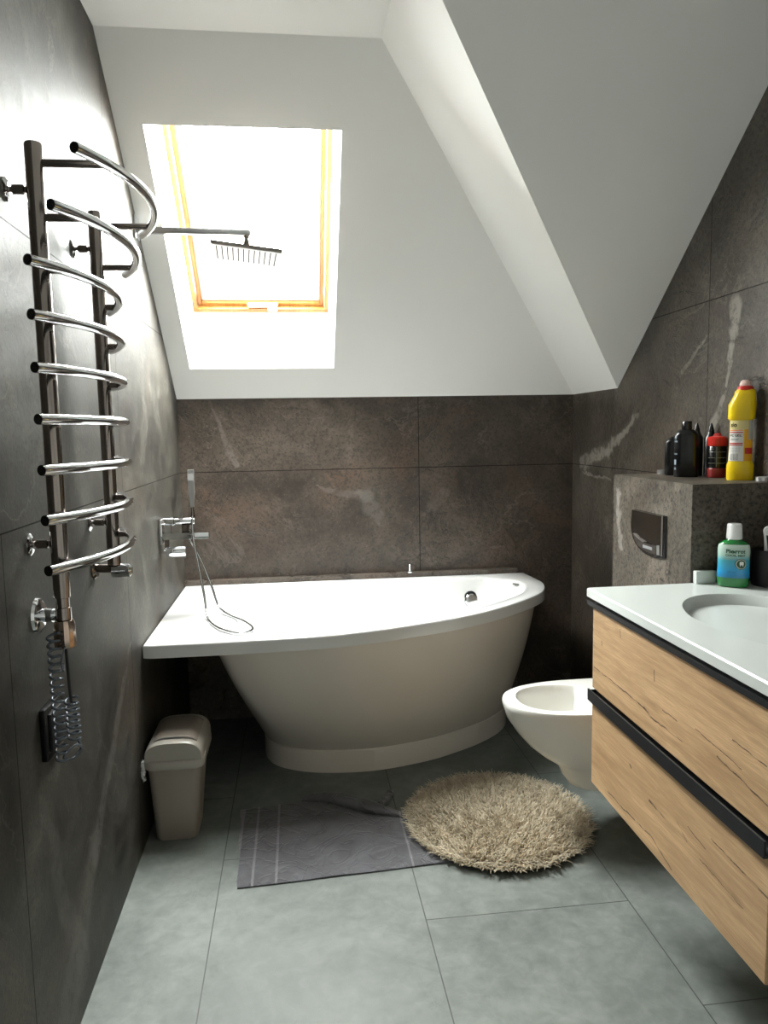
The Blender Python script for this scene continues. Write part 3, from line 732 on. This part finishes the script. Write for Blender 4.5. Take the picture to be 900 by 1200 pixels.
angs = sorted(set([2*pi*k/120 for k in range(120)]+[atan2(yy-cy, xx-cx) % (2*pi) for xx in (x0, x1) for yy in (y0, y1)]))
def rectpt(a, ins, z):
    c_, s_ = cos(a), sin(a)
    tx = ((x1-ins-cx)/c_) if c_ > 1e-9 else ((x0+ins-cx)/c_ if c_ < -1e-9 else 1e9)
    ty = ((y1-ins-cy)/s_) if s_ > 1e-9 else ((y0+ins-cy)/s_ if s_ < -1e-9 else 1e9)
    t = min(tx, ty); return Vector((cx+t*c_, cy+t*s_, z))
def ell(k, z, dx=0): 
    return [Vector((cx+dx+ax*k*cos(b), cy+ay*k*sin(b), z)) for b in [atan2(sin(a)*ax, cos(a)*ay) if 0 else a for a in angs]]
wbm = MB()
wbm.rings([[rectpt(a, .003, CT-CTH) for a in angs], [rectpt(a, 0, CT-CTH+.002) for a in angs], [rectpt(a, 0, CT-.003) for a in angs], [rectpt(a, .003, CT) for a in angs],
           ell(1.0, CT), ell(.985, CT-.004), ell(.95, CT-.03), ell(.90, CT-.065), ell(.80, CT-.095), ell(.62, CT-.112), ell(.3, CT-.119), ell(.08, CT-.121)])
wbm.build('basin_top', M['mineral'], wb, smooth=35)
MB().lathe([(.032, 0), (.032, .002), (.028, .004)], (cx, cy, CT-.121), 24).build('drain', M['chrome'], wb, smooth=35)
MB().box((DX+.006, DY0-.022, CT), (DX+.066, DY0-.003, CT+.036), .003).build('splash_block', M['mineral'], wb, smooth=35)

# ------------------------------------------------------------------ bottles
class Bottle:
    """rounded bottle from a (z, rx, ry) profile, turned to face angle fa"""
    def __init__(s, loc, prof, fa): s.l = Vector(loc); s.p = prof; s.fa = fa
    def r(s, z):
        for (a, b) in zip(s.p, s.p[1:]):
            if a[0] <= z <= b[0]:
                t = (z-a[0])/max(1e-9, b[0]-a[0]); return a[1]+(b[1]-a[1])*t, a[2]+(b[2]-a[2])*t
        return s.p[-1][1:]
    def pt(s, ang, z, off=0., pw=2.4):
        """ang 0 faces fa; positive to the right seen from outside"""
        rx, ry = s.r(z); b = ang-pi/2
        c_, s_ = cos(b), sin(b)
        x = (rx+off)*math.copysign(abs(c_)**(2/pw), c_); y = (ry+off)*math.copysign(abs(s_)**(2/pw), s_)
        q = s.fa+pi/2
        return s.l+Vector((x*cos(q)-y*sin(q), x*sin(q)+y*cos(q), z))
    def shell(s, z0=None, z1=None, n=40, off=0.):
        zs = [p[0] for p in s.p]; z0 = zs[0] if z0 is None else z0; z1 = zs[-1] if z1 is None else z1
        Z = [z0]+[z for z in zs if z0 < z < z1]+[z1]
        return MB().rings([[s.pt(2*pi*k/n, z, off) for k in range(n)] for z in Z])
    def patch(s, z0, z1, a0, a1, off=.0006, n=16, m=6):
        mb = MB(); Z = [z0+(z1-z0)*i/m for i in range(m+1)]
        A = [a0+(a1-a0)*k/n for k in range(n+1)]
        mb.rings([[s.pt(a, z, off) for a in A] for z in Z], False, False, closed=False); return mb
    def text(s, body, size, ang, z, off=.001, bold=0., squeeze=1.):
        me = text_mesh(body, size, bold=bold); mb = MB(); vs = []
        rx = s.r(z)[0]
        for v in me.vertices: vs.append(mb.bm.verts.new(s.pt(ang+v.co.x*squeeze/rx, z+v.co.y, off)))
        for p in me.polygons:
            try: mb.bm.faces.new([vs[i] for i in p.vertices])
            except ValueError: pass
        bpy.data.meshes.remove(me); return mb
def facing(x, y): return atan2(0-y, .534-x)

# mouthwash on the counter
mp = (1.716, 1.880, CT); bo = empty('mouthwash_bottle', mp, 'green and blue mouthwash bottle with white cap on the washbasin counter', 'bottle')
B = Bottle(mp, [(0, .036, .022), (.004, .040, .026), (.03, .0415, .027), (.05, .040, .026), (.085, .040, .026), (.10, .041, .027), (.117, .039, .025), (.125, .030, .021), (.130, .019, .017), (.140, .0165, .0165)], facing(*mp[:2]))
B.shell().build('bottle_body', M['greenliq'], bo, smooth=50)
lab = B.patch(.027, .118, -1.35, 1.35, .0007, 28, 12).build('front_label', M['mouthlabel'], bo, smooth=60)
C2 = Bottle(mp, [(.131, .0185, .0185), (.134, .0195, .0195), (.170, .0178, .0178), (.173, .016, .016)], 0)
C2.shell().build('cap', M['white'], bo, smooth=40)
B.text('Pierrot', .0150, .12, .100, .0016, .0005).build('label_text', M['deepgreen'], lab)
B.text('COOL MINT', .0080, .12, .0885, .0016, .0003).build('label_text', M['deepgreen'], lab)
B.text('MOUTHWASH', .005, -.15, .079, .0016).build('label_text', M['greyink'], lab)
B.text('500 ml', .006, -.1, .044, .0016).build('label_text', M['deepgreen'], lab)
def disc(B, ang, z, r, off, n=28):
    mb = MB(); mb.bm.faces.new([mb.bm.verts.new(B.pt(ang+r*cos(2*pi*k/n)/B.r(z)[0], z+r*sin(2*pi*k/n), off)) for k in range(n)]); return mb
disc(B, .42, .066, .0150, .0014).build('emblem_ring', M['deepgreen'], lab); disc(B, .42, .066, .0132, .0018).build('emblem_rim', M['label'], lab); disc(B, .42, .066, .0118, .0022).build('emblem_disc', M['deepgreen'], lab)
th = MB(); pts = [(-.005, .006), (-.002, .0075), (0, .006), (.002, .0075), (.005, .006), (.0055, .001), (.0035, -.007), (.0015, -.002), (-.0015, -.002), (-.0035, -.007), (-.0055, .001)]
th.bm.faces.new([th.bm.verts.new(B.pt(.42+x/.04, .066+y, .0028)) for x, y in pts]); th.build('emblem_tooth', M['label'], lab)

# black tumbler with toothbrushes
cp = (1.812, 1.872, CT); tb = empty('toothbrush_tumbler', cp, 'matte black tumbler at the right edge of the counter beside the mouthwash', 'tumbler')
t_ = MB(); t_.lathe([(.036, 0), (.040, .003), (.041, .10), (.0385, .101), (.037, .012)], cp, 32); t_.build('cup', M['matteblack'], tb, smooth=40)
def brush(pts, m1, m2, label, hook=True):
    o = empty('toothbrush', pts[0], label, 'toothbrush', None)
    MB().tube(resample(spline(pts, 8), 30), [.0042+.0012*sin(i/5.) for i in range(30)], 10).build('handle', m1, o, smooth=50)
    e = Vector(pts[-1]); d = (e-Vector(pts[-2])).normalized()
    MB().box(e+Vector((-.006, -.004, -.004)), e+Vector((.004, .010, .018)), .002).build('bristles', m2, o, smooth=30)
z0_ = CT+.012
brush([(1.805, 1.87, z0_), (1.800, 1.866, z0_+.09), (1.794, 1.862, z0_+.125), (1.790, 1.860, z0_+.143), (1.797, 1.858, z0_+.152), (1.806, 1.857, z0_+.146), (1.804, 1.857, z0_+.132)], M['white'], M['white'], 'white toothbrush with curled head in the black tumbler')
brush([(1.812, 1.86, z0_), (1.825, 1.856, z0_+.08), (1.832, 1.852, z0_+.12), (1.838, 1.850, z0_+.15)], mat('cream_plastic', (.62, .66, .52), .3), M['label'], 'cream toothbrush leaning right in the black tumbler')

# cleaner bottle
yp = (1.846, 2.070, DZ); yb = empty('cleaner_bottle', yp, 'tall yellow cleaner bottle with red collar and pale tip on the cistern ledge', 'bottle')
fa = facing(*yp[:2])
B = Bottle(yp, [(0, .035, .024), (.004, .037, .026), (.045, .037, .026), (.055, .033, .024), (.10, .031, .023), (.178, .0305, .022), (.262, .020, .016)], fa)
B.shell().build('bottle_body', M['yellow'], yb, smooth=45)
rt = Vector((cos(fa+pi/2), sin(fa+pi/2), 0)); gr = []
for z, a_, b_, o_ in ((.178, .033, .024, 0), (.182, .036, .026, 0), (.222, .037, .026, .001), (.250, .029, .024, .007), (.262, .0265, .022, .009), (.266, .024, .019, .009)):
    gr.append([Vector(yp)+rt*(o_+a_*math.copysign(abs(cos(q))**.75, cos(q))*(1+.02*cos(6*q)))+Vector((cos(fa), sin(fa), 0))*b_*math.copysign(abs(sin(q))**.75, sin(q))+Vector((0, 0, z)) for q in [2*pi*k/40 for k in range(40)]])
MB().rings(gr).build('grip_cap', M['yellow'], yb, smooth=35)
yp0 = yp; yp = tuple(Vector(yp)+rt*.008)
MB().rings([[Vector(yp)+Vector((r*cos(2*pi*k/24), r*sin(2*pi*k/24), z)) for k in range(24)] for r, z in ((.019, .262), (.0225, .265), (.0215, .274), (.016, .277))]).build('collar', M['red'], yb, smooth=35)
MB().rings([[Vector(yp)+Vector((r*cos(2*pi*k/24), r*sin(2*pi*k/24), z)) for k in range(24)] for r, z in ((.015, .276), (.0165, .280), (.0135, .290), (.007, .294))]).build('tip', M['pinkish'], yb, smooth=45)
l1 = B.patch(.057, .172, -1.25, .18, .0007, 18, 8).build('text_label', M['label'], yb, smooth=60)
l0 = B.patch(.150, .176, -1.25, .55, .0010, 18, 4).build('upper_label', mat('pale_yellow_label', (.72, .62, .28), .4), yb, smooth=60)
B.patch(.057, .150, .24, 1.2, .0007, 14, 8).build('amber_label', M['amber'], yb, smooth=60)
B.patch(.120, .176, .60, 1.3, .0012, 10, 5).build('silver_label', mat('silver_label', (.50, .50, .46), .35), yb, smooth=60)
B.patch(.078, .096, .28, 1.15, .0016, 10, 2).build('red_patch', M['red'], yb, smooth=60)
B.text('sio', .018, -.62, .163, .0018, .0004).build('label_text', M['ink'], l0)
for z, mm in ((.146, 'orange'), (.140, 'red'), (.108, 'red'), (.103, 'red')):
    B.patch(z, z+.0028, -1.15, .12, .0014, 14, 1).build('label_stripe', M[mm], l1, smooth=60)
B.text('WC GEL', .0095, -.52, .132, .0016, .0002).build('label_text', M['ink'], l1)
B.text('cleaner', .0085, -.52, .121, .0016, .0002).build('label_text', M['greyink'], l1)
B.text('1,2 l', .007, .0, .134, .0018).build('label_text', M['red'], l1)
for i, z in enumerate((.0955, .0905, .0855)): B.text('- - ----- --- --', .006, -.5, z, .0016, .0002).build('label_text', M['greyink'], l1)
for k in range(9):
    w0 = (.018, .035, .02)[k % 3]; a0 = -.85+k*.085; B.patch(.060, .079, a0, a0+w0, .0016, 1, 1).build('barcode_bar', M['ink'], l1)

# black toiletry bottles
def black_bottle(name, loc, h, rx, ry, caph, capr, label, extra=None, mm='blackplastic'):
    o = empty(name, loc, label, 'bottle'); B = Bottle(loc, [(0, rx*.93, ry*.93), (.004, rx, ry), (h*.86, rx, ry), (h*.95, rx*.82, ry*.85), (h, rx*.5, ry*.6)], facing(*loc[:2]))
    B.shell().build('bottle_body', M[mm], o, smooth=45)
    MB().lathe([(capr*.95, h-.001), (capr, h+.002), (capr, h+caph-.002), (capr*.9, h+caph)], loc, 24).build('cap', M['blackplastic'], o, smooth=40)
    return o, B
o, B = black_bottle('shampoo_bottle', (1.778, 2.255, DZ), .152, .037, .022, .026, .0155, 'black flat-sided toiletry bottle with round cap on the cistern ledge')
lw = mat('pale_print', (.35, .42, .5), .4)
B.text('M', .016, -1.0, .128, .001, .0006).build('print', lw, o); B.text('HAIR', .0075, -.95, .114, .001, .0002).build('print', lw, o)
B.patch(.040, .056, -1.15, -.85, .001, 4, 1).build('print', lw, o); B.patch(.024, .031, -1.1, -.88, .001, 4, 1).build('print', lw, o)
B.text('men', .010, -.95, .075, .001, .0002).build('print', lw, o)
o, B = black_bottle('lotion_bottle', (1.786, 2.345, DZ), .125, .030, .018, .004, .012, 'low dark bottle half hidden behind the black shampoo bottle')
def sprayer(loc, h, label):
    o = empty('spray_bottle', loc, label, 'bottle')
    MB().lathe([(.018, 0), (.020, .003), (.020, h*.72), (.012, h*.8), (.010, h*.84)], loc, 24).build('bottle_body', M['blackplastic'], o, smooth=45)
    MB().lathe([(.010, h*.83), (.009, h*.88), (.005, h*.96), (.0025, h)], loc, 16).build('pointed_cap', M['blackplastic'], o, smooth=45)
sprayer((1.838, 2.300, DZ), .172, 'black bottle with pointed cap directly right of the shampoo bottle')
sprayer((1.868, 2.268, DZ), .170, 'black bottle with pointed cap behind the red jar')
rp = (1.850, 2.200, DZ); o = empty('hair_wax_jar', rp, 'red and black jar with ribbed red lid between black and yellow bottles', 'jar')
MB().lathe([(.026, 0), (.0285, .003), (.0285, .028), (.0275, .030)], rp, 28).build('base', M['darkred'], o, smooth=40)
MB().lathe([(.0275, .030), (.0278, .031), (.0278, .098), (.027, .099)], rp, 28).build('jar_body', M['blackplastic'], o, smooth=40)
MB().rings([[Vector(rp)+Vector(((r+(.0008 if k % 2 else 0))*cos(2*pi*k/56), (r+(.0008 if k % 2 else 0))*sin(2*pi*k/56), z)) for k in range(56)] for r, z in ((.028, .099), (.029, .101), (.029, .124), (.025, .128), (.012, .130), (.009, .137), (.006, .139))]).build('lid', M['red'], o, smooth=30)
B = Bottle(rp, [(0, .0278, .0278), (.12, .0278, .0278)], facing(*rp[:2]))
gm = mat('grey_print', (.16, .17, .13), .4)
for z in (.045, .062, .080): B.patch(z, z+.0014, -1., 1., .0006, 14, 1).build('print', gm, o)
B.patch(.034, .096, -.05, .0, .0006, 1, 1).build('print', gm, o)
def tin(loc, label):
    o = empty('tealight_tin', loc, label, 'tin', None)
    MB().lathe([(.0175, 0), (.019, .001), (.019, .013), (.0182, .0135), (.0178, .004)], loc, 28).build('cup', M['brushed'], o, smooth=40)
    MB().lathe([(.0177, .004), (.0177, .009)], loc, 24).build('wax', M['label'], o)
tin((1.792, 2.434, DZ), 'small silver tin at the far end of the cistern ledge left of the bottles')
tin((1.866, 1.990, DZ), 'small silver tin at the near end of the cistern ledge right of the yellow bottle')

# ------------------------------------------------------------------ rug
RC = Vector((1.190, 2.378, .0045)); RR = .310
rg = empty('shag_rug', RC, 'round beige shag rug on the tiles in front of the toilet', 'rug')
MB().lathe([(RR*.96, .0045), (RR*.98, .006), (RR*.98, .012), (RR*.9, .014)], RC, 64).build('backing', M['rugbase'], rg, smooth=40)
pb = bmesh.new(); rnd = random.Random(11)
NS = 11500
verts = []; faces = []
def hash2(x, y): return .5+.5*sin(x*37.+sin(y*29.)*2.)*cos(y*41.+sin(x*23.)*2.)
for i in range(NS):
    r = RR*sqrt((i+.5)/NS); a = i*2.399963+rnd.uniform(-.05, .05); bx, by = r*cos(a), r*sin(a)
    clump = hash2(bx*1.3, by*1.3)
    ang = a+ (clump-.5)*3.0+rnd.gauss(0, .7); L = rnd.uniform(.024, .040)*(.85+.3*clump); lean = rnd.uniform(.25, .95)+(.35 if r > RR*.9 else 0)
    if r < RR*.9: lean *= .7+.6*clump
    p = RC+Vector((bx, by, .010)); wd = rnd.uniform(.0015, .0024)
    d = Vector((cos(ang), sin(ang), 0)); sd = Vector((-sin(ang), cos(ang), 0)); k0 = len(verts)
    for j in range(4):
        t = j/3; h = L*(t-.32*lean*t*t); c = p+d*(L*lean*t*t*.85)+Vector((0, 0, h*max(.45, 1-.35*lean)))+sd*(rnd.uniform(-.002, .002)*t)
        w_ = wd*(1.0-.45*t**3)
        verts += [c+sd*w_, c-sd*w_*.5+d*w_*.8, c-sd*w_*.5-d*w_*.8]
    for j in range(3):
        b0 = k0+j*3
        for q in range(3): faces.append((b0+q, b0+(q+1) % 3, b0+3+(q+1) % 3, b0+3+q))
    faces.append((k0+9, k0+10, k0+11))
me = bpy.data.meshes.new('pile'); me.from_pydata([v-RC for v in verts], [], faces); me.materials.append(M['shag'])
for p in me.polygons: p.use_smooth = True
po = link('pile', me, rg); po['kind'] = 'stuff'

# ------------------------------------------------------------------ towel used as bath mat
def lerp(a, b, t): return a+(b-a)*t
tw = MB(); NU, NV = 90, 60; grid = []; rnd = random.Random(5)
for i in range(NU+1):
    u = i/NU; row = []
    xf, yf = lerp(.322, 1.02, u), lerp(2.123, 2.166, u)
    # back edge: straight, then folded over so that it runs down to the right
    if u < .42: xb, yb_ = lerp(.300, .600, u/.42), lerp(2.592, 2.632, (u/.42))
    else: xb, yb_ = lerp(.600, .985, (u-.42)/.58), lerp(2.632, 2.40, ((u-.42)/.58)**1.05)
    for j in range(NV+1):
        v = j/NV; x = lerp(xf, xb, v); y = lerp(yf, yb_, v)
        x += .003*sin(y*31); y += .0035*sin(x*23)*(v*.5+.2)
        z = .0065+.0016*sin(x*19+y*7)*sin(y*23-x*5)
        z += .010*math.exp(-((x-.80-(y-2.2)*.9)/.03)**2)*math.exp(-((y-2.27)/.07)**2)*.55
        z += .007*math.exp(-((y-2.25-(x-.8)*.35)/.012)**2)*math.exp(-((x-.76)/.09)**2)
        if j in (0, NV) or i in (0, NU): z = max(.0045, z-.002)
        z = min(z, .0082) if (x-1.19)**2+(y-2.378)**2 < .33**2 else z
        row.append((x, y, z))
    grid.append(row)
V = [[tw.bm.verts.new(p) for p in r] for r in grid]; V2 = [[tw.bm.verts.new((p[0], p[1], .0008)) for p in r] for r in grid]
for i in range(NU):
    for j in range(NV):
        tw.bm.faces.new((V[i][j], V[i+1][j], V[i+1][j+1], V[i][j+1]))
        tw.bm.faces.new((V2[i][j], V2[i][j+1], V2[i+1][j+1], V2[i+1][j]))
for i in range(NU):
    tw.bm.faces.new((V[i][0], V2[i][0], V2[i+1][0], V[i+1][0])); tw.bm.faces.new((V[i][NV], V[i+1][NV], V2[i+1][NV], V2[i][NV]))
for j in range(NV):
    tw.bm.faces.new((V[0][j], V[0][j+1], V2[0][j+1], V2[0][j])); tw.bm.faces.new((V[NU][j], V2[NU][j], V2[NU][j+1], V[NU][j+1]))
# the folded-over back corner: a soft roll and a stray wrinkle
def roll(path, R):
    P = resample(spline(path, 10), 40); rr = []
    for i, p in enumerate(P):
        t = i/39; d = (P[min(39, i+1)]-P[max(0, i-1)]).normalized(); s_ = Vector((-d.y, d.x, 0)).normalized()
        a, h = R(t); rr.append([p+s_*(a*cos(q))+Vector((0, 0, max(.001, h*.5+h*.5*sin(q)*(1+.08*sin(t*21))))) for q in [2*pi*k/14 for k in range(14)]])
    tw.rings(rr)
roll([(.52, 2.628, 0), (.61, 2.618, 0), (.70, 2.560, 0), (.79, 2.500, 0), (.845, 2.470, 0), (.880, 2.452, 0)], lambda t: (.008+.026*sin(pi*min(1, t*.9+.05)), .010+.030*sin(pi*min(1, t*.85+.1))))
roll([(.79, 2.52, 0), (.815, 2.56, 0), (.835, 2.60, 0), (.850, 2.645, 0)], lambda t: (.022-.010*t, .032-.020*t))
tag(tw.build('bath_towel', M['terry'], origin=(.322, 2.123, 0), smooth=60), 'grey terry towel spread on the floor with one edge folded beside the rug', 'towel')
